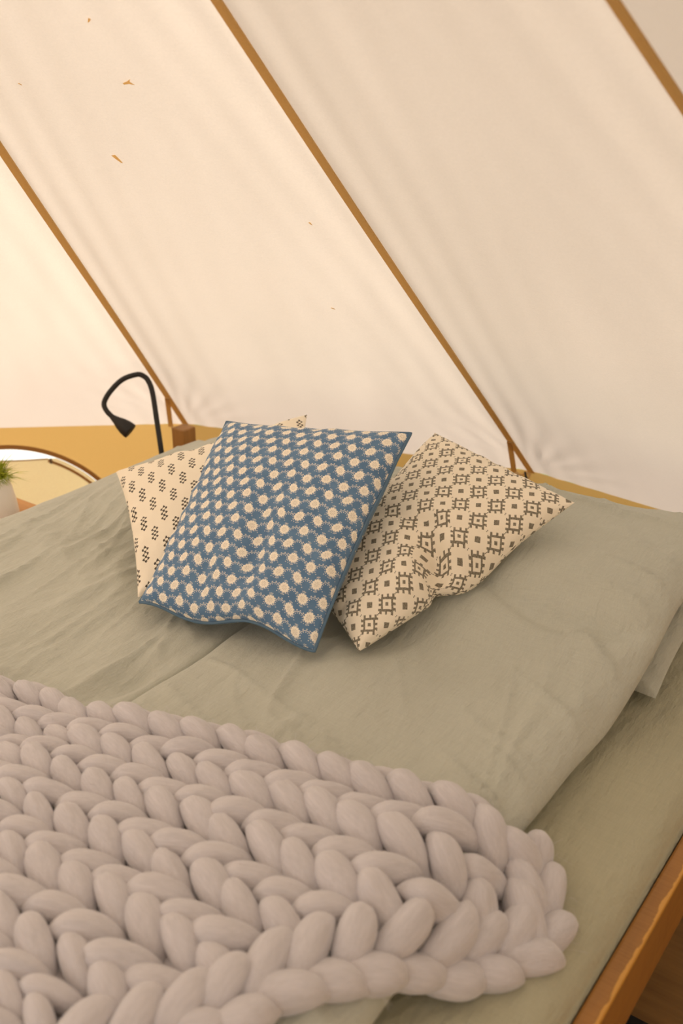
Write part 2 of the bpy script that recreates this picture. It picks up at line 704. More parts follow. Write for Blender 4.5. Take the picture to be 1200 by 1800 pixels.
for i in range(NR):
    a = np.array([*ring[i], EAVE])
    inward = np.array([*(APEX[:2] - ring[i]), 0])
    inward /= np.linalg.norm(inward)
    d = (APEX - a) / np.linalg.norm(APEX - a)
    nn = np.cross(np.cross(d, inward), d)
    nn /= np.linalg.norm(nn)
    if nn[2] > 0:
        nn = -nn
    ts = np.linspace(0.0, 0.985, 60)
    wob = 0.004 * np.sin(ts * 9 + i) * np.sin(ts * math.pi)
    side = np.cross(d, nn)
    pts = [a + (APEX - a) * t + nn * 0.004 + side * wob[k] for k, t in enumerate(ts)]
    tape_strip('seam_tape', pts, nn, 0.0185, 0.003, M['tape'], ceiling)
    if i in (1, 2):
        # short strap from the seam down to the top of the wall, beside the corner
        prev = ring[i - 1]
        ed = np.array([*(prev - ring[i]), 0])
        ed /= np.linalg.norm(ed)
        top = a + (APEX - a) * 0.066 + nn * 0.008
        bot = a + ed * 0.046 + np.array([0, 0, -0.004]) + inward * 0.012
        tape_strip('strap', [top * (1 - k) + bot * k for k in np.linspace(0, 1, 6)], nn, 0.015, 0.003, M['tape'], ceiling)
        # webbing knot and toggle at the corner
        kn = tube_mesh('corner_toggle', [tuple(a + inward * 0.02 + ed * 0.012 + np.array([0, 0, 0.002])), tuple(a + inward * 0.03 + ed * 0.004 + np.array([0, 0, -0.012])), tuple(a + inward * 0.034 + ed * (-0.004) + np.array([0, 0, -0.028]))], [0.003, 0.0042, 0.003], 8)
        place(link('corner_toggle', kn, M['black']), ceiling)
        lp = [tuple(a + inward * (0.012 + 0.012 * math.cos(g)) + ed * (0.022 + 0.02 * math.sin(g)) + np.array([0, 0, -0.012 + 0.008 * math.sin(2 * g)])) for g in np.linspace(0, 2 * math.pi, 14)]
        place(link('webbing_loop', tube_mesh('webbing_loop', lp, 0.004, 8), M['flap']), ceiling)


def wall_panel(pts2, seed):
    """vertical wall cloth along a list of ring points"""
    V, Fc = [], []
    nz = 14
    cols = []
    for k in range(len(pts2) - 1):
        n = 26
        for j in range(n + (1 if k == len(pts2) - 2 else 0)):
            q = j / n
            p = pts2[k] * (1 - q) + pts2[k + 1] * q
            out = p - APEX[:2]
            out = out / np.linalg.norm(out)
            cols.append((p, out, q, k))
    for (p, out, q, k) in cols:
        for z in np.linspace(EAVE, 0.0, nz):
            h = (EAVE - z) / EAVE
            w = 0.010 * math.sin(q * 23 + k * 3 + seed) * h * math.sin(math.pi * q) + 0.02 * h
            V.append((p[0] + out[0] * w, p[1] + out[1] * w, z))
    return V, grid_faces(len(cols), nz)


V, Fc = wall_panel([ring[1], ring[2]], 1)
o = link('wall_head', make_mesh('wall_head', V, Fc), M['wall'])
tag(o, 'low golden canvas tent wall behind the head of the bed', kind='structure')
V, Fc = wall_panel([ring[2], ring[3], ring[4], ring[5]], 2)
o = link('wall_right', make_mesh('wall_right', V, Fc), M['wall'])
tag(o, 'low golden canvas tent wall right of the bed', kind='structure')
for nm, idx, lb in (('wall_rear', [5, 6, 7, 8], 'low golden canvas tent wall behind the viewer'),
                    ('wall_rear_left', [9, 10, 11, 12, 13, 0], 'low golden canvas tent wall on the left beyond the window')):
    V, Fc = wall_panel([ring[k % NR] for k in idx], len(idx))
    o = link(nm, make_mesh(nm, V, Fc), M['wall'])
    tag(o, lb, kind='structure')

# left wall with the round-topped zip window
WA = np.array([*ring[0], 0.0])
WE = np.array([*(ring[1] - ring[0]), 0.0])
WL = np.linalg.norm(WE)
WE /= WL
WIN = np.cross(WE, [0, 0, 1.0])                         # towards the room
if WIN[:2] @ (APEX[:2] - ring[0]) < 0:
    WIN = -WIN
QC, ZC, RW = 0.53 * TK, -0.009, 0.387


def wp(q, z, off=0.0):
    return WA + WE * q + np.array([0, 0, z]) + WIN * off


def fill_poly(name, loops, mat, parent=None, kind=None, thick=None):
    bm = bmesh.new()
    es = []
    for lp in loops:
        vs = [bm.verts.new(tuple(p)) for p in lp]
        for k in range(len(vs)):
            es.append(bm.edges.new((vs[k], vs[(k + 1) % len(vs)])))
    bmesh.ops.triangle_fill(bm, use_beauty=True, use_dissolve=False, edges=es)
    if thick:
        ext = bmesh.ops.extrude_face_region(bm, geom=bm.faces[:])
        vs = [g for g in ext['geom'] if isinstance(g, bmesh.types.BMVert)]
        bmesh.ops.translate(bm, vec=Vector(thick), verts=vs)
    bmesh.ops.recalc_face_normals(bm, faces=bm.faces[:])
    o = bm_obj(name, bm, mat)
    if parent is not None:
        place(o, parent)
    return o


arc = [math.pi * k / 40 for k in range(41)]
hole = [wp(QC + RW * math.cos(t), max(ZC + RW * math.sin(t), 0.004)) for t in arc]
outer = [wp(0, 0)] + [wp(WL * k / 8, 0) for k in range(1, 9)] + [wp(WL, EAVE * k / 4) for k in range(1, 5)] + [wp(WL * k / 8, EAVE) for k in range(7, -1, -1)] + [wp(0, EAVE * k / 4) for k in range(3, 0, -1)]
o = fill_poly('wall_left', [outer, hole], M['wall'])
tag(o, 'golden canvas tent wall with a round-topped zip window beside the bed', kind='structure')

win = empty('window_1', tuple(wp(QC, ZC)))
tag(win, 'round-topped zip window, its flap sagging open at the top', kind='structure')
pane = [wp(QC + (RW + 0.006) * math.cos(t), ZC + (RW + 0.006) * math.sin(t), -0.008) for t in arc]
fill_poly('mesh_pane', [pane], M['mesh'], win)
RF = 0.3855
flap_top = []
for t in np.linspace(0, math.pi, 61):
    q, z = RF * math.cos(t), RF * math.sin(t)
    zc = 0.353 - 0.004 * math.cos(q / 0.135 * math.pi / 2)
    flap_top.append((q, min(z, zc)))
flap = fill_poly('window_flap', [[wp(QC + q, ZC + z, 0.003) for q, z in flap_top] + [wp(QC - RF, ZC + 0.010, 0.003), wp(QC + RF, ZC + 0.010, 0.003)]], M['flap'], win, thick=tuple(WIN * 0.0015))
tape_strip('arch_tape', [wp(QC + 0.395 * math.cos(t), ZC + 0.395 * math.sin(t), 0.001) for t in np.linspace(0.03, math.pi - 0.03, 60)], WIN, 0.015, 0.002, M['wtape'], win)
tape_strip('flap_tape', [wp(QC + 0.370 * math.cos(t), ZC + 0.370 * math.sin(t), 0.0055) for t in np.linspace(0.04, math.acos(0.130 / 0.370), 30)], WIN, 0.009, 0.002, M['wtape'], flap)
tape_strip('flap_tape', [wp(QC - 0.370 * math.cos(t), ZC + 0.370 * math.sin(t), 0.0055) for t in np.linspace(0.04, math.acos(0.130 / 0.370), 30)], WIN, 0.009, 0.002, M['wtape'], flap)
tape_strip('flap_hem', [wp(QC + q, ZC + 0.353 - 0.004 * math.cos(q / 0.135 * math.pi / 2), 0.005) for q in np.linspace(-0.130, 0.130, 20)], WIN, 0.004, 0.002, M['wtape'], flap)
zp = box_obj('zip_pull', (-0.004, 0.004, -0.002, 0.002, -0.012, 0.006), M['zip'])
zp.location = tuple(wp(QC + 0.140, ZC + 0.350, 0.012))
zp.rotation_euler = (0, 0, math.atan2(WE[1], WE[0]))
zp.parent = flap

# floor and ground
fl_pts = [(c[0] + 0.02 * (c[0] - APEX[0]), c[1] + 0.02 * (c[1] - APEX[1])) for c in ring]
o = fill_poly('floor', [[(x, y, 0.0) for x, y in fl_pts]], M['floor'], thick=(0, 0, -0.02))
tag(o, 'brown boarded tent floor under the bed', kind='structure')
gp = 40.0
o = link('ground', make_mesh('ground', [(-gp, -gp, -0.03), (gp, -gp, -0.03), (gp, gp, -0.03), (-gp, gp, -0.03)], [(0, 1, 2, 3)], smooth=False), M['ground'])
tag(o, 'meadow ground outside the tent', kind='structure')

# scraps of dry leaf stuck to the canvas
leaf_spots = [(0.468, 0.592, 0.014, 0.3, 'forked dry leaf scrap stuck high on the canvas roof'),
              (0.409, 0.393, 0.018, 1.9, 'largest dry leaf scrap stuck on the left of the canvas roof'),
              (0.356, 0.851, 0.007, 2.0, 'thin dry leaf scrap stuck beside the middle roof seam'),
              (0.506, 0.600, 0.008, 0.8, 'faint dry leaf scrap near the top edge of the roof'),
              (0.263, 0.754, 0.007, 2.6, 'tiny dry leaf scrap on the lower canvas above the cushions'),
              (0.464, 0.225, 0.005, 2.4, 'tiny dry leaf scrap on the canvas near the left seam')]
for (t, q, s, rot, lb) in leaf_spots:
    P, nrm = roof_point(1, np.array([t]), np.array([q]))
    P = P[0] + nrm * (float(roof_sag(1, np.array([t]), np.array([q]))[0]) + 0.002)
    e1 = np.array([*(ring[2] - ring[1]), 0.0])
    e1 /= np.linalg.norm(e1)
    e2 = np.cross(nrm, e1)
    u = e1 * math.cos(rot) + e2 * math.sin(rot)
    v = np.cross(nrm, u)
    if s == 0.014:
        sh = [(-0.5, -0.1), (0.05, -0.16), (0.5, -0.42), (0.3, -0.02), (0.6, 0.25), (0.1, 0.12), (-0.5, 0.08)]
    else:
        sh = [(-0.5, -0.06), (-0.1, -0.14), (0.45, -0.2), (0.5, 0.16), (0.05, 0.14), (-0.45, 0.05)]
    o = fill_poly('leaf_scrap', [[P + u * a * s * 1.3 + v * b * s * 1.3 for a, b in sh]], M['leaf'], thick=tuple(nrm * 0.0006))
    tag(o, lb, 'leaf', 'dry leaf scraps on the tent roof')

# ------------------------------------------------------------------ bed frame
BX0, BX1, BY0, BY1 = -1.94, -0.272, -0.10, 1.93
bed = empty('wooden_bed', ((BX0 + BX1) / 2, (BY0 + BY1) / 2, 0))
tag(bed, 'orange-brown wooden bed frame with a plain side rail and square posts', 'bed')
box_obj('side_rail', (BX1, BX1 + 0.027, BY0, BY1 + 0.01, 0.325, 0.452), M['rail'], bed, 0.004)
box_obj('side_rail', (BX0 - 0.045, BX0 - 0.018, BY0, BY1 + 0.005, 0.325, 0.452), M['wood'], bed, 0.004)
box_obj('head_rail', (BX0, BX1, BY1, BY1 + 0.027, 0.325, 0.452), M['wood'], bed, 0.004)
box_obj('foot_rail', (BX0, BX1, BY0 - 0.027, BY0, 0.325, 0.452), M['wood'], bed, 0.004)
for (x, y) in ((-2.0, 1.965), (-0.235, 1.965), (-2.0, -0.135), (-0.235, -0.135)):
    box_obj('post', (x - 0.025, x + 0.025, y - 0.025, y + 0.025, 0.0, 0.541), M['post'], bed, 0.004)
for y in np.linspace(0.0, 1.8, 10):
    box_obj('slat', (BX0, BX1, y, y + 0.07, 0.325, 0.343), M['post'], bed, 0.002)

# ------------------------------------------------------------------ heights of the bedding
MT = 0.50                                              # top of the mattress
GAP = -1.09


def under(p, a):
    """surface the duvets lie on: mattress plus the rise over the pillows"""
    rise = 0.118 * sstep(1.28, 1.56, a)
    right = np.where(p > -1.05, 1.0, 0.0)
    lat_l = sstep(-1.88, -1.55, p) * 0.85
    k = sstep(-1.12, -1.02, p)
    lat = lat_l * (1 - k) * (1 - 0.35 * sstep(-1.3, -1.08, p)) + k * (0.78 + 0.22 * sstep(-1.05, -0.8, p))
    drop = 1 - 0.35 * sstep(1.80, 1.93, a)
    return MT + rise * lat * drop


DUV = {'R': (-1.088, -0.425, 0.0, 1.915, 0.075), 'L': (-1.880, -1.092, 0.0, 1.905, 0.060)}


def wrinkles(side, p, a):
    if side == 'L':
        th = 0.16
        c, s = math.cos(th), math.sin(th)
        x, y = p * c + a * s, a * c - p * s
        w = 0.018 * ridge(x * 9, y * 1.9, 3, 1.6) + 0.010 * ridge(x * 21, y * 3.2, 8, 2.5)
        w = w + 0.012 * fbm(p * 4, a * 3, 5, 2)
        w = w + 0.0045 * ridge(x * 40 + y * 3, y * 7, 14, 2)
        w = w + 0.0045 * ridge((p * 0.5 + a * 0.86) * 11, (a * 0.5 - p * 0.86) * 3, 9, 3) * sstep(-1.3, -1.12, p)
        for (cx, cy, f1, f2, amp, sd) in ((0.98, 0.2, 8, 1.6, 0.006, 81), (0.85, 0.52, 9, 2.0, 0.006, 83), (0.99, -0.1, 12, 2.2, 0.004, 85)):
            x, y = p * cx + a * cy, a * cx - p * cy
            w = w + amp * ridge(x * f1, y * f2, sd, 10)
        w = w - 0.035 * np.exp(-((p + 1.135) / 0.045) ** 2) * np.exp(-((a - 0.95) / 0.09) ** 2)
        return (w - 0.018) * (0.35 + 0.65 * sstep(-1.89, -1.72, p))
    w = 0.012 * fbm(p * 4 + 3, a * 3, 15, 2)
    x, y = p * 0.94 + a * 0.34, a * 0.94 - p * 0.34
    w = w + 0.011 * ridge(x * 10, y * 2.1, 23, 5) * sstep(1.75, 1.2, a)
    x, y = p * 0.3 + a * 0.95, a * 0.3 - p * 0.95
    w = w + 0.0065 * ridge(x * 9, y * 2.6, 28, 6) * sstep(1.7, 1.3, a)
    w = w + 0.0016 * fbm(p * 30, a * 22, 29, 2)
    for (cx, cy, f1, f2, amp, sd) in ((0.94, 0.34, 7, 1.6, 0.006, 51), (0.80, 0.60, 9, 2.0, 0.005, 53), (0.5, 0.86, 8, 1.8, 0.004, 55)):
        x, y = p * cx + a * cy, a * cx - p * cy
        w = w + amp * ridge(x * f1, y * f2, sd, 14) * sstep(0.45, 0.6, vnoise(p * 5, a * 5, sd + 1))
    # gathers running in from the free edge
    e = sstep(-0.66, -0.44, p)
    w = w + e * 0.017 * ridge(a * 13 + p * 6, p * 2.0, 33, 2.2)
    # cross pleats on the head end
    hh = sstep(1.62, 1.85, a)
    w = w + hh * 0.013 * ridge(p * 2.2, a * 16 + p * 2, 36, 2.5)
    # the crease along the front of the pillow
    w = w - 0.017 * np.exp(-((a - 1.44 - 0.25 * (p + 0.6) * (p + 0.6) - 0.02 * np.sin(p * 14)) / 0.018) ** 2) * sstep(-0.95, -0.6, p)
    return w - 0.006


def duvet_top(side, p, a):
    p0, p1, a0, a1, T = DUV[side]
    d = np.minimum(np.minimum(p - p0, p1 - p), np.minimum(a - a0, a1 - a))
    r = 0.055
    inside = d > 0
    sd = np.clip(d / r, 0, 1)
    pr = np.sqrt(np.clip(1 - (1 - sd) ** 2, 0, 1))
    z = under(p, a) + T * (0.5 + 0.5 * pr) + wrinkles(side, p, a) * sstep(0, 0.05, d)
    return np.where(inside, z, -1.0)


def edge_warp(side, p, a):
    p0, p1, a0, a1, T = DUV[side]
    e1 = sstep(p1 - 0.12, p1, p)
    e0 = sstep(p0 + 0.12, p0, p)
    dp = e1 * (0.020 * fbm(a * 4, 0 * a + 2.2, 41, 2) + (0.012 if side == 'R' else 0.0) * np.sin(a * 5.0))
    dp = dp + e0 * 0.022 * fbm(a * 5, 0 * a + 7.2, 43, 2)
    return dp


def duvet_mesh(side, name):
    p0, p1, a0, a1, T = DUV[side]
    r = 0.055
    fi = np.linspace(0, math.pi / 2, 10)

    def axis(lo, hi, step):
        n = int((hi - lo - 2 * r) / step)
        mid = np.linspace(lo + r, hi - r, n)
        e = r * (1 - np.cos(fi[:-1]))
        return np.concatenate([lo + e, mid, (hi - e)[::-1]])
    ap, aa = axis(p0, p1, 0.0055), axis(a0, a1, 0.0065)
    Pg, Ag = np.meshgrid(ap, aa, indexing='ij')
    d = np.minimum(np.minimum(Pg - p0, p1 - Pg), np.minimum(Ag - a0, a1 - Ag))
    sd = np.clip(d / r, 0, 1)
    pr = np.sqrt(np.clip(1 - (1 - sd) ** 2, 0, 1))
    zb = under(Pg, Ag)
    top = zb + T * (0.5 + 0.5 * pr) + wrinkles(side, Pg, Ag) * sstep(0, 0.05, d)
    bot = zb + T * (0.5 - 0.5 * pr) + 0.002
    Pw = Pg + edge_warp(side, Pg, Ag)
    n, m = Pg.shape
    V = np.concatenate([np.stack([Pw, Ag, top], -1).reshape(-1, 3), np.stack([Pw, Ag, bot], -1).reshape(-1, 3)])
    f1 = grid_faces(n, m)
    f2 = grid_faces(n, m, True) + n * m
    me = make_mesh(name, V, np.concatenate([f1, f2]))
    bm = bmesh.new()
    bm.from_mesh(me)
    bd = [v for v in bm.verts if v.is_boundary]
    bmesh.ops.remove_doubles(bm, verts=bd, dist=0.0025)
    bm.to_mesh(me)
    bm.free()
    return me


o = link('duvet', duvet_mesh('R', 'duvet'), M['linen'])
tag(o, 'sage green linen duvet on the right half of the bed, its free edge showing', 'duvet', 'duvets on the bed')
o = link('duvet', duvet_mesh('L', 'duvet'), M['linen'])
tag(o, 'rumpled sage green linen duvet on the left half of the bed, nearest the lamp', 'duvet', 'duvets on the bed')

# mattress in its fitted sheet: rounded-box shell
def mattress_mesh():
    r, zb = 0.055, 0.345
    hx, hy = (BX1 - BX0) / 2 - 0.001, (BY1 - BY0) / 2 - 0.004
    cx, cy = (BX0 + BX1) / 2, (BY0 + BY1) / 2
    xs = np.concatenate([[-hx - 1, ] * 0, np.linspace(-hx, -hx + r, 8)[:-1], np.linspace(-hx + r, hx - r, 90), np.linspace(hx - r, hx, 14)[1:]])
    ys = np.concatenate([np.linspace(-hy, -hy + r, 8)[:-1], np.linspace(-hy + r, hy - r, 160), np.linspace(hy - r, hy, 8)[1:]])
    Xg, Yg = np.meshgrid(xs, ys, indexing='ij')
    d = np.minimum(hx - np.abs(Xg), hy - np.abs(Yg))
    sd = np.clip(d / r, 0, 1)
    z = MT - r * (1 - np.sqrt(np.clip(1 - (1 - sd) ** 2, 0, 1))) * 0.9
    pw, aw = Xg + cx, Yg + cy
    wr = 0.003 * fbm(pw * 7, aw * 7, 61, 3) + 0.0028 * ridge((pw + aw * 0.5) * 9, (aw - pw * 0.5) * 3, 63, 4) + 0.003 * sstep(-0.36, -0.29, pw) * ridge(aw * 12 + pw * 5, pw * 6, 65, 3)
    z = z + (wr - 0.003) * sstep(0, 0.03, d)
    n, m = Xg.shape
    top = np.stack([pw, aw, z], -1).reshape(-1, 3)
    V = list(map(tuple, top))
    Fc = grid_faces(n, m).tolist()
    loop = [i * m for i in range(n)] + [(n - 1) * m + j for j in range(1, m)] + [i * m + m - 1 for i in range(n - 2, -1, -1)] + [j for j in range(m - 2, 0, -1)]
    base = len(V)
    for k in loop:
        V.append((V[k][0], V[k][1], zb))
    L = len(loop)
    for k in range(L):
        k2 = (k + 1) % L
        Fc.append([loop[k], loop[k2], base + k2, base + k])
    Fc.append(list(range(base, base + L))[::-1])
    return make_mesh('mattress', V, Fc)


o = link('mattress', mattress_mesh(), M['sheet'])
tag(o, 'thick mattress in a sage fitted sheet inside the wooden bed frame', 'mattress')


# ------------------------------------------------------------------ cushions
def cushion(name, TL, TR, BR, BL, T, size, mf, mb, label, pinch=0.05, seed=1, sag=None, piping=None, N=64, group=None, cat='cushion', backk=0.8, backname='back_panel'):
    c4 = [np.array(c, float) for c in (TL, TR, BR, BL)]
    cen = sum(c4) / 4
    g = np.linspace(-1, 1, N)
    g = np.sin(g * math.pi / 2) * 0.45 + g * 0.55
    U, Vv = np.meshgrid(g, g, indexing='ij')
    up = U * (1 - pinch * (1 - Vv ** 2) * np.abs(U) ** 2)
    vp = Vv * (1 - pinch * (1 - U ** 2) * np.abs(Vv) ** 2)
    a, b = ((up + 1) / 2)[..., None], ((vp + 1) / 2)[..., None]
    base = (c4[3] * (1 - a) + c4[2] * a) * (1 - b) + (c4[0] * (1 - a) + c4[1] * a) * b
    nrm = np.cross(c4[1] - c4[3], c4[0] - c4[2])
    nrm = nrm / np.linalg.norm(nrm)
    if nrm[2] < 0:
        nrm = -nrm
    e = np.clip((1 - U ** 2), 0, 1) * np.clip((1 - Vv ** 2), 0, 1)
    prof = e ** 0.40 * (1 - 0.12 * (1 - e))
    em = 1 - np.maximum(np.abs(U), np.abs(Vv))
    s0 = size[0]
    wr = 0.010 * fbm(U * 1.6 + seed, Vv * 1.6, seed, 2) + 0.0035 * fbm(U * 6 + seed, Vv * 6, seed + 3, 2)
    # puckers along the seams
    pk = 0.0045 * (np.sin(Vv * 17 + seed + 2 * np.sin(Vv * 5)) * np.exp(-(1 - np.abs(U)) / 0.16) + np.sin(U * 15 + 2 * seed + 2 * np.sin(U * 4)) * np.exp(-(1 - np.abs(Vv)) / 0.16))
    edge = np.clip(em / 0.06, 0, 1)
    fr = T * prof + (wr + pk) * edge
    bk = T * backk * prof + 0.5 * wr * edge
    shift = np.zeros(base.shape)
    if sag is not None:
        df, dsh = sag(U, Vv)
        fr = fr + df
        shift = dsh
    # corners droop a little
    off = 0.006 * fbm(U * 2.2, Vv * 2.2, seed + 9, 2) * (1 - edge * 0.4)
    Pf = base + shift + nrm * (fr + off)[..., None]
    Pb = base + shift + nrm * (off - bk)[..., None]
    def cloth_uv(P):
        # printed cloth does not stretch: measure along the surface
        du = np.linalg.norm(np.diff(P, axis=0), axis=2)
        dv = np.linalg.norm(np.diff(P, axis=1), axis=2)
        cu = np.concatenate([np.zeros((1, N)), np.cumsum(du, 0)], 0)
        cv = np.concatenate([np.zeros((N, 1)), np.cumsum(dv, 1)], 1)
        cu = cu - cu[N // 2:N // 2 + 1, :]
        cv = cv - cv[:, N // 2:N // 2 + 1]
        return np.stack([cu, cv], -1).reshape(-1, 2) + 1.0
    uv = cloth_uv(base + nrm * (T * prof)[..., None])
    uvb = cloth_uv(base - nrm * (T * backk * prof)[..., None])
    root = empty(name, tuple(cen))
    tag(root, label, cat, group)
    f = place(link('front_panel', make_mesh('front_panel', Pf.reshape(-1, 3), grid_faces(N, N), uv), mf), root)
    k = place(link(backname, make_mesh(backname, Pb.reshape(-1, 3), grid_faces(N, N, True), uvb), mb), root)
    ed = base + shift + nrm * off[..., None]
    lp = [ed[i, 0] for i in range(N)] + [ed[N - 1, j] for j in range(1, N)] + [ed[i, N - 1] for i in range(N - 2, -1, -1)] + [ed[0, j] for j in range(N - 2, -1, -1)]
    if piping:
        cen_dir = [p + (p - cen) / np.linalg.norm(p - cen) * piping[0] * 0.6 for p in lp]
        place(link('piping', tube_mesh('piping', [tuple(p) for p in cen_dir], piping[0], 8, caps=False), piping[1]), root)
    return root


def blue_sag(U, V):
    dent = -0.020 * np.exp(-((U - 0.12 + 0.16 * V) / 0.13) ** 2 - ((V + 0.35) / 0.5) ** 2)
    dent = dent - 0.010 * np.exp(-((U + 0.3) / 0.1) ** 2 - ((V + 0.7) / 0.25) ** 2)
    dent = dent + 0.012 * np.exp(-((U - 0.35) / 0.2) ** 2 - ((V + 0.8) / 0.18) ** 2)
    sh = np.zeros(U.shape + (3,))
    lowb = np.clip(-V, 0, 1) ** 3
    sh[..., 2] = 0.012 * lowb * np.sin(U * 5.0)
    # pulled corner, top right
    return dent, sh


cushion('blue_cushion', (-1.345, 1.447, 0.830), (-0.915, 1.474, 0.886), (-0.888, 1.142, 0.612), (-1.262, 1.098, 0.580), 0.068, (0.43, 0.45),
        M['floral'], M['dotted'], 'blue cotton cushion printed with cream flowers, blue piping around its edge', 0.035, 4, blue_sag, (0.0030, M['piping']), 84, 'scatter cushions', backk=1.1, backname='dotted_back_panel')


def geo_sag(U, V):
    # slumped towards the lower edge, with the fold where it breaks on the bed
    y = V + 0.12 + 0.55 * (U - 0.35)
    d = -0.024 * np.exp(-((U - 0.55) / 0.42) ** 2 - ((V + 0.10) / 0.10) ** 2)
    d = d + 0.016 * np.exp(-((U - 0.6) / 0.4) ** 2 - ((V - 0.14) / 0.16) ** 2)
    d = d - 0.012 * np.exp(-((V - U * 0.3 + 0.02) / 0.05) ** 2) * np.exp(-((U - 0.2) / 0.5) ** 2)
    d = d - 0.022 * np.exp(-((V + 0.22 - 0.30 * (1 - U)) / 0.07) ** 2) * sstep(0.0, 0.7, U)
    d = d + 0.014 * np.exp(-((V + 0.42) / 0.16) ** 2 - ((U - 0.65) / 0.3) ** 2)
    sh = np.zeros(U.shape + (3,))
    lowr = np.clip(U, 0, 1) ** 2
    k = lowr * np.exp(-((V - 0.05) / 0.30) ** 2)
    sh[..., 2] = -0.028 * k
    sh[..., 0] = -0.022 * lowr * np.exp(-((V + 0.22) / 0.10) ** 2)
    d = d * np.clip((1 - U ** 2) * (1 - V ** 2) * 5.0, 0, 1)
    return d, sh


cushion('block_print_cushion', (-0.986, 1.686, 0.812), (-0.64, 1.61, 0.77), (-0.835, 1.200, 0.588), (-1.03, 1.30, 0.622), 0.062, (0.40, 0.46),
        M['geo'], M['geo'], 'cream cushion with an allover olive geometric block print, right of the blue one', 0.02, 9, geo_sag, None, 84, 'scatter cushions')

cushion('block_print_cushion', (-1.633, 1.386, 0.672), (-1.346, 1.718, 0.774), (-1.10, 1.40, 0.622), (-1.287, 1.115, 0.584), 0.045, (0.45, 0.42),
        M['tree'], M['tree'], 'cream cushion with scattered small black motifs, partly behind the blue one', 0.06, 17, None, None, 72, 'scatter cushions')

# the pillow peeping out from under the right duvet
cushion('bed_pillow', (-0.99, 1.90, 0.545), (-0.425, 1.90, 0.548), (-0.402, 1.462, 0.522), (-0.98, 1.47, 0.53), 0.05, (0.6, 0.45),
        M['linen'], M['linen'], 'sage linen bed pillow tucked under the right duvet, one corner showing', 0.03, 23, None, None, 48, None, 'pillow', backk=0.5)

# ------------------------------------------------------------------ chunky knit blanket
gx = np.arange(-2.1, -0.1, 0.01)
gy = np.arange(-0.2, 2.0, 0.01)
GX, GY = np.meshgrid(gx, gy, indexing='ij')
Hm = np.where((GX > BX0) & (GX < BX1), MT - 0.05 * sstep(-0.33, BX1, GX), 0.40)
Hm = np.maximum(Hm, np.maximum(duvet_top('R', GX, GY), duvet_top('L', GX, GY)))
ker = np.exp(-0.5 * (np.arange(-10, 11) / 3.2) ** 2)
ker /= ker.sum()
Hs = np.apply_along_axis(lambda v: np.convolve(np.pad(v, 10, mode='edge'), ker, 'valid'), 0, Hm)
Hs = np.apply_along_axis(lambda v: np.convolve(np.pad(v, 10, mode='edge'), ker, 'valid'), 1, Hs)


def hgt(p, a):
    fx = np.clip((p - gx[0]) / 0.01, 0, len(gx) - 1.001)
    fy = np.clip((a - gy[0]) / 0.01, 0, len(gy) - 1.001)
    i, j = int(fx), int(fy)
    u, v = fx - i, fy - j
    return (Hs[i, j] * (1 - u) + Hs[i + 1, j] * u) * (1 - v) + (Hs[i, j + 1] * (1 - u) + Hs[i + 1, j + 1] * u) * v


def lobe_mesh(seed, L=0.092, W=0.0370, Hh=0.039):
    """one plump loop of roving: blunt at -x, drawn out at +x, ends diving under"""
    rg = random.Random(seed)
    na, nr = 22, 18
    V, Fc = [], []
    bend = rg.uniform(-0.004, 0.004)
    ph = rg.uniform(0, 6.28)
    tw = rg.uniform(-1.2, 1.2)
    crease = rg.random() < 0.45
    ca = rg.uniform(0.9, 2.2)
    for i in range(na + 1):
        t = -1 + 2 * i / na
        t = math.sin(t * math.pi / 2)
        r = max(1 - abs(t) ** 2.1, 0.0) ** 0.70
        r *= 1 - 0.10 * t
        cxp = t * L / 2
        cyp = bend * (1 - t * t) * 1.5
        czp = -0.013 * t ** 4 - 0.006 * t
        for k in range(nr):
            a = 2 * math.pi * k / nr
            rr = r * (1 + 0.035 * math.sin(5 * a + ph + tw * t) + 0.02 * math.sin(9 * a - ph + 2 * tw * t))
            if crease:
                rr *= 1 - 0.13 * math.exp(-((a - ca - 0.5 * t) / 0.16) ** 2) * (1 - t * t)
            V.append((cxp, cyp + W / 2 * rr * math.cos(a), czp + Hh / 2 * rr * math.sin(a)))
    for i in range(na):
        for k in range(nr):
            k2 = (k + 1) % nr
            Fc.append((i * nr + k, i * nr + k2, (i + 1) * nr + k2, (i + 1) * nr + k))
    me = make_mesh('yarn_loop', V, Fc)
    bm = bmesh.new()
    bm.from_mesh(me)
    bmesh.ops.remove_doubles(bm, verts=bm.verts[:], dist=0.0004)
    bmesh.ops.recalc_face_normals(bm, faces=bm.faces[:])
    bm.to_mesh(me)
    bm.free()
    me.polygons.foreach_set('use_smooth', np.ones(len(me.polygons), dtype=bool))
    me.materials.append(M['wool'])
    return me


LOBES = [lobe_mesh(k) for k in range(8)]
blanket = empty('knit_blanket', (-0.8, 0.6, 0.585))
tag(blanket, 'chunky hand-knitted blanket of thick pale mauve-grey wool across the bed', 'blanket')

O0 = np.array([-0.405, 0.985])
PIV = -0.95
WALE, PITCHS = 0.0625, 0.0550


def sdir(t):
    th = math.atan2(0.222, 0.975) + math.radians(-10.0) * min(max(t, 0) / 0.30, 1.15)
    return np.array([math.cos(th), math.sin(th)])


TD = np.array([0.222, -0.975])


def knit_xy(s, t):
    base = O0 + sdir(0) * PIV
    p = base + sdir(t) * (s - PIV) + TD * t
    # the free right end swings round towards the foot of the bed
    k = max(0.0, s + 0.13)
    p = p + np.array([0.0, -1.0]) * (k * k * 1.6)
    p = p + np.array([0.006, 0.010]) * (float(fbm(np.array(s * 6), np.array(t * 6), 71, 2)) * 1.4)
    return p


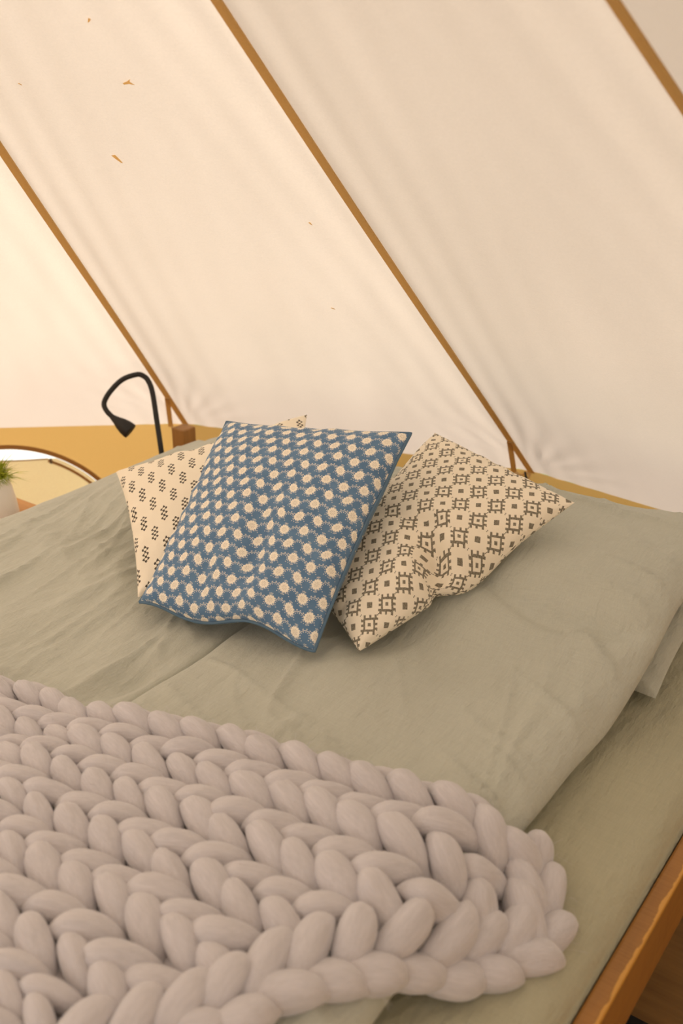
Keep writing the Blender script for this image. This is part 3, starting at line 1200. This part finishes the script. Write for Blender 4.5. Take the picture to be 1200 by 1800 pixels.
end_path = [(-0.415, 0.985), (-0.375, 0.955), (-0.347, 0.912), (-0.345, 0.868), (-0.372, 0.818), (-0.414, 0.762), (-0.452, 0.708), (-0.480, 0.650), (-0.512, 0.585), (-0.55, 0.51), (-0.595, 0.435), (-0.64, 0.36)]
EP = [np.array([v.x, v.y]) for v in smooth_path([(x, y, 0) for x, y in end_path], 6)]


def side_of_end(p):
    best, sgn = 9, 1
    for k in range(len(EP) - 1):
        a, b = EP[k], EP[k + 1]
        ab = b - a
        u = min(max((p - a) @ ab / (ab @ ab), 0), 1)
        d = np.linalg.norm(p - a - ab * u)
        if d < best:
            best = d
            sgn = 1 if ab[0] * (p[1] - a[1]) - ab[1] * (p[0] - a[0]) < 0 else -1
    return best * sgn                                  # positive on the blanket's side


if side_of_end(np.array([-0.9, 0.7])) < 0:
    _s = side_of_end
    def side_of_end(p): return -_s(p)


def lobe_frame(p, dirv, lift, tilt=0.0, scale=(1, 1, 1), roll=0.0):
    z = hgt(p[0], p[1])
    e = 0.02
    gxn = (hgt(p[0] + e, p[1]) - hgt(p[0] - e, p[1])) / (2 * e)
    gyn = (hgt(p[0], p[1] + e) - hgt(p[0], p[1] - e)) / (2 * e)
    n = Vector((-gxn, -gyn, 1)).normalized()
    x = Vector((dirv[0], dirv[1], 0))
    x = (x - n * x.dot(n)).normalized()
    y = n.cross(x)
    R = Matrix((x, y, n)).transposed().to_4x4()
    R = R @ Matrix.Rotation(tilt, 4, 'Y') @ Matrix.Rotation(roll, 4, 'X')
    return Matrix.Translation(Vector((p[0], p[1], z)) + n * lift) @ R @ Matrix.Diagonal((*scale, 1))


BINV = Matrix.Translation(-Vector(blanket.location))
loops_made = []
rg = random.Random(5)


def add_loop(mat, name='yarn_loop'):
    o = bpy.data.objects.new(name, rg.choice(LOBES))
    COL.objects.link(o)
    o.parent = blanket
    o.matrix_parent_inverse = BINV
    o.matrix_world = mat
    o.matrix_basis = mat
    loops_made.append((o, mat))
    return o


def in_view(p):
    d = Vector((p[0], p[1], 0.59)) - Vector((0, 0, 1.5))
    Fv = Vector((-math.sin(YAW) * math.cos(PITCH), math.cos(YAW) * math.cos(PITCH), -math.sin(PITCH)))
    Rv = Vector((math.cos(YAW), math.sin(YAW), 0))
    Uv = Rv.cross(Fv)
    z = d.dot(Fv)
    return 600 + 1750 * d.dot(Rv) / z, 900 - 1750 * d.dot(Uv) / z


for w in range(11):
    tk = 0.030 + w * WALE
    for i in range(-30, 6):
        for h in (0, 1):
            tt = tk + (-WALE / 4 if h == 0 else WALE / 4) + rg.uniform(-0.003, 0.003)
            ss = i * PITCHS + 0.35 * PITCHS * w + rg.uniform(-0.003, 0.003) + (0.006 if h else 0)
            p = knit_xy(ss, tt)
            q = knit_xy(ss + 0.01, tt)
            if side_of_end(p) < 0.045 or p[0] < -1.75:
                continue
            px = in_view(p)
            if px[0] < -110 or px[1] > 1990:
                continue
            dv = (q - p) / np.linalg.norm(q - p)
            wid = (knit_xy(ss, tt + 0.02) - knit_xy(ss, tt - 0.02)) @ np.array([dv[1], -dv[0]]) / 0.04
            an = math.radians(-20 if h == 0 else 20) * wid + rg.uniform(-0.07, 0.07)
            dd = np.array([dv[0] * math.cos(an) - dv[1] * math.sin(an), dv[0] * math.sin(an) + dv[1] * math.cos(an)])
            sc = rg.uniform(0.96, 1.08)
            add_loop(lobe_frame(p, dd, 0.020 + rg.uniform(-0.002, 0.003), math.radians(5), (sc * (0.7 + 0.3 * wid), sc * (0.06 + 0.78 * wid) * rg.uniform(0.95, 1.07), sc * (0.5 + 0.5 * wid)), rg.uniform(-0.3, 0.3)))

# cast-off braid round the free end
L_acc, step, nxt, kk = 0.0, 0.052, 0.01, 0
for k in range(len(EP) - 1):
    a, b = EP[k], EP[k + 1]
    seg = np.linalg.norm(b - a)
    while L_acc + seg >= nxt:
        u = (nxt - L_acc) / seg
        p = a * (1 - u) + b * u
        t = (b - a) / seg
        nrm2 = np.array([t[1], -t[0]])
        if side_of_end(p + nrm2 * 0.01) < 0:
            nrm2 = -nrm2
        for h in (0, 1):
            pp = p + nrm2 * (0.024 if h == 0 else -0.008)
            an = math.radians(34 if h == 0 else -22) + rg.uniform(-0.15, 0.15)
            # loops lean into the braid's own direction
            dd = t * math.cos(an) + (-nrm2 if h == 0 else nrm2) * abs(math.sin(an))
            sc = rg.uniform(1.0, 1.12)
            px = in_view(pp)
            if px[1] < 2000:
                add_loop(lobe_frame(pp, dd, 0.026 if h == 0 else 0.015, math.radians(6), (sc * 1.12 * rg.uniform(0.9, 1.15), sc * 1.22, sc * 1.12), rg.uniform(-0.3, 0.3)), 'edge_loop')
        nxt += step
    L_acc += seg
# slim edge strand along the upper border
for i in range(-30, 1):
    p = knit_xy(i * PITCHS * 1.25, -0.008)
    q = knit_xy(i * PITCHS * 1.25 + 0.01, -0.008)
    if side_of_end(p) < 0.02 or p[0] < -1.75:
        continue
    px = in_view(p)
    if px[0] < -110:
        continue
    dv = (q - p) / np.linalg.norm(q - p)
    add_loop(lobe_frame(p, dv, 0.010, 0.0, (1.05, 0.9, 0.85), rg.uniform(-0.3, 0.3)), 'edge_loop')

# the purl side: a soft underlayer closing the gaps between the loops
ss = np.linspace(-1.35, 0.14, 130)
tt = np.linspace(0.0, 0.72, 62)
V, keep = [], []
for s in ss:
    for t in tt:
        p = knit_xy(s, t)
        V.append((p[0], p[1], hgt(p[0], p[1]) + 0.008 + 0.003 * math.sin(s * 110) * math.sin(t * 85)))
        keep.append(side_of_end(p) > 0.02)
Fc = [tuple(f) for f in grid_faces(len(ss), len(tt)) if all(keep[k] for k in f)]
me = make_mesh('knit_backing', V, Fc)
bm = bmesh.new()
bm.from_mesh(me)
bmesh.ops.delete(bm, geom=[v for v in bm.verts if not v.link_faces], context='VERTS')
bm.to_mesh(me)
bm.free()
place(link('knit_backing', me, M['wool']), blanket)

# stray fibres
fc = bpy.data.curves.new('wool_fuzz', 'CURVE')
fc.dimensions = '3D'
fc.bevel_depth = 0.00016
fc.bevel_resolution = 0
for (o, m) in loops_made:
    for _ in range(14):
        t = rg.uniform(-0.8, 0.8)
        a = rg.uniform(0.3, 2.84)
        r = max(1 - abs(t) ** 2.4, 0) ** 0.62
        pt = Vector((t * 0.039, 0.0215 * r * math.cos(a), 0.018 * r * math.sin(a)))
        nv = Vector((rg.uniform(-1.2, 1.2), math.cos(a), math.sin(a))).normalized()
        ln = rg.uniform(0.006, 0.020)
        sp = fc.splines.new('POLY')
        sp.points.add(3)
        cur = Vector((rg.uniform(-1, 1), rg.uniform(-1, 1), rg.uniform(-0.6, 0.3))) * 0.7
        for k in range(4):
            f = k / 3
            w = m @ (pt + nv * ln * f * 0.6 + cur * ln * f * f)
            sp.points[k].co = (*w, 1)
fuzz = place(link('wool_fuzz', fc, M['wool']), blanket)
fuzz['kind'] = 'stuff'

# ------------------------------------------------------------------ reading lamp
lamp = empty('reading_lamp', (-1.974, 1.822, 0.4525))
tag(lamp, 'black gooseneck reading lamp clamped beside the wooden bed post', 'lamp')
C0 = Vector((0, 0, 1.5))
raw = [(-1.942, 1.816, 0.529), (-1.973, 1.837, 0.609), (-1.999, 1.854, 0.674), (-2.016, 1.858, 0.703), (-2.031, 1.855, 0.716), (-2.047, 1.845, 0.720), (-2.076, 1.817, 0.707), (-2.095, 1.786, 0.677), (-2.102, 1.766, 0.648), (-2.091, 1.762, 0.628), (-2.070, 1.767, 0.609)]
pts = [C0 + (Vector(p) - C0) * (2.785 / 2.78) for p in raw]
neck = smooth_path([Vector((pts[0].x + 0.004, pts[0].y, 0.463))] + pts, 8)
place(link('gooseneck', tube_mesh('gooseneck', [tuple(p) for p in neck], 0.0074, 12), M['black']), lamp)
tip = C0 + (Vector((-2.022, 1.786, 0.571)) - C0) * (2.785 / 2.78)
ax = (tip - pts[-1]).normalized()
prof = [(0.000, 0.0074), (0.006, 0.0092), (0.016, 0.012), (0.030, 0.0175), (0.046, 0.0215), (0.060, 0.023), (0.066, 0.0222), (0.0662, 0.019)]
st = pts[-1] - ax * 0.006
place(link('lamp_head', tube_mesh('lamp_head', [tuple(st + ax * d) for d, r in prof], [r for d, r in prof], 24), M['black']), lamp)
bm = bmesh.new()
box_bm(bm, -1.999, -1.934, 1.805, 1.840, 0.4525, 0.465, 0.002)
box_bm(bm, -2.000, -1.9865, 1.805, 1.840, 0.40, 0.464, 0.002)
place(bm_obj('clamp', bm, M['black']), lamp)

# ------------------------------------------------------------------ bedside table, vase, grass
tb = empty('bedside_table', (-2.24, 1.30, 0))
tag(tb, 'small pale wooden bedside table beyond the left side of the bed', 'table')
box_obj('table_top', (-2.42, -2.012, 1.13, 1.475, 0.425, 0.450), M['table'], tb, 0.004)
for (x, y) in ((-2.40, 1.15), (-2.035, 1.15), (-2.40, 1.455), (-2.035, 1.455)):
    box_obj('leg', (x - 0.018, x + 0.018, y - 0.018, y + 0.018, 0.0, 0.425), M['table'], tb, 0.003)
vase = empty('vase', (-2.066, 1.362, 0.4502))
tag(vase, 'white tapered ceramic vase on the bedside table', 'vase')
prof = [(0.046, 0.0), (0.049, 0.004), (0.049, 0.02), (0.046, 0.05), (0.040, 0.085), (0.034, 0.108), (0.0345, 0.116), (0.032, 0.116), (0.031, 0.10), (0.036, 0.06), (0.02, 0.03)]
link('vase_body', lathe_mesh('vase_body', prof, 40), M['ceramic'], vase)
gr = empty('grass_tuft', (-2.066, 1.362, 0.5365))
tag(gr, 'bushy tuft of green grass growing out of the white vase', 'plant')
V, Fc = [], []
rg2 = random.Random(3)
for k in range(900):
    a = rg2.uniform(0, 2 * math.pi)
    el = rg2.uniform(-0.15, 1.5)
    ln = rg2.uniform(0.035, 0.062) if rg2.random() > 0.06 else rg2.uniform(0.07, 0.11)
    d = Vector((math.cos(a) * math.cos(el), math.sin(a) * math.cos(el), math.sin(el)))
    b = Vector((rg2.uniform(-0.014, 0.014), rg2.uniform(-0.014, 0.014), 0.022))
    sd = d.orthogonal().normalized() * 0.0008
    mid = b + d * ln * 0.55 + Vector((0, 0, 0.006))
    tipp = b + d * ln + Vector((0, 0, -0.004))
    n0 = len(V)
    V += [tuple(b - sd), tuple(b + sd), tuple(mid + sd), tuple(mid - sd), tuple(tipp)]
    Fc += [(n0, n0 + 1, n0 + 2, n0 + 3), (n0 + 3, n0 + 2, n0 + 4)]
o = link('grass_blades', make_mesh('grass_blades', V, Fc, smooth=False), M['grass'], gr)
o['kind'] = 'stuff'
link('root_ball', lathe_mesh('root_ball', [(0.006, 0.0), (0.026, 0.004), (0.029, 0.014), (0.024, 0.026), (0.01, 0.032)], 20), M['grass'], gr)

# dark mat on the floor beside the bed
bm = bmesh.new()
box_bm(bm, -0.60, -0.27, 0.40, 1.276, 0.0005, 0.0125, 0.003)
o = bm_obj('floor_mat', bm, M['rug'])
tag(o, 'black mat lying on the floor at the side of the bed', 'mat')
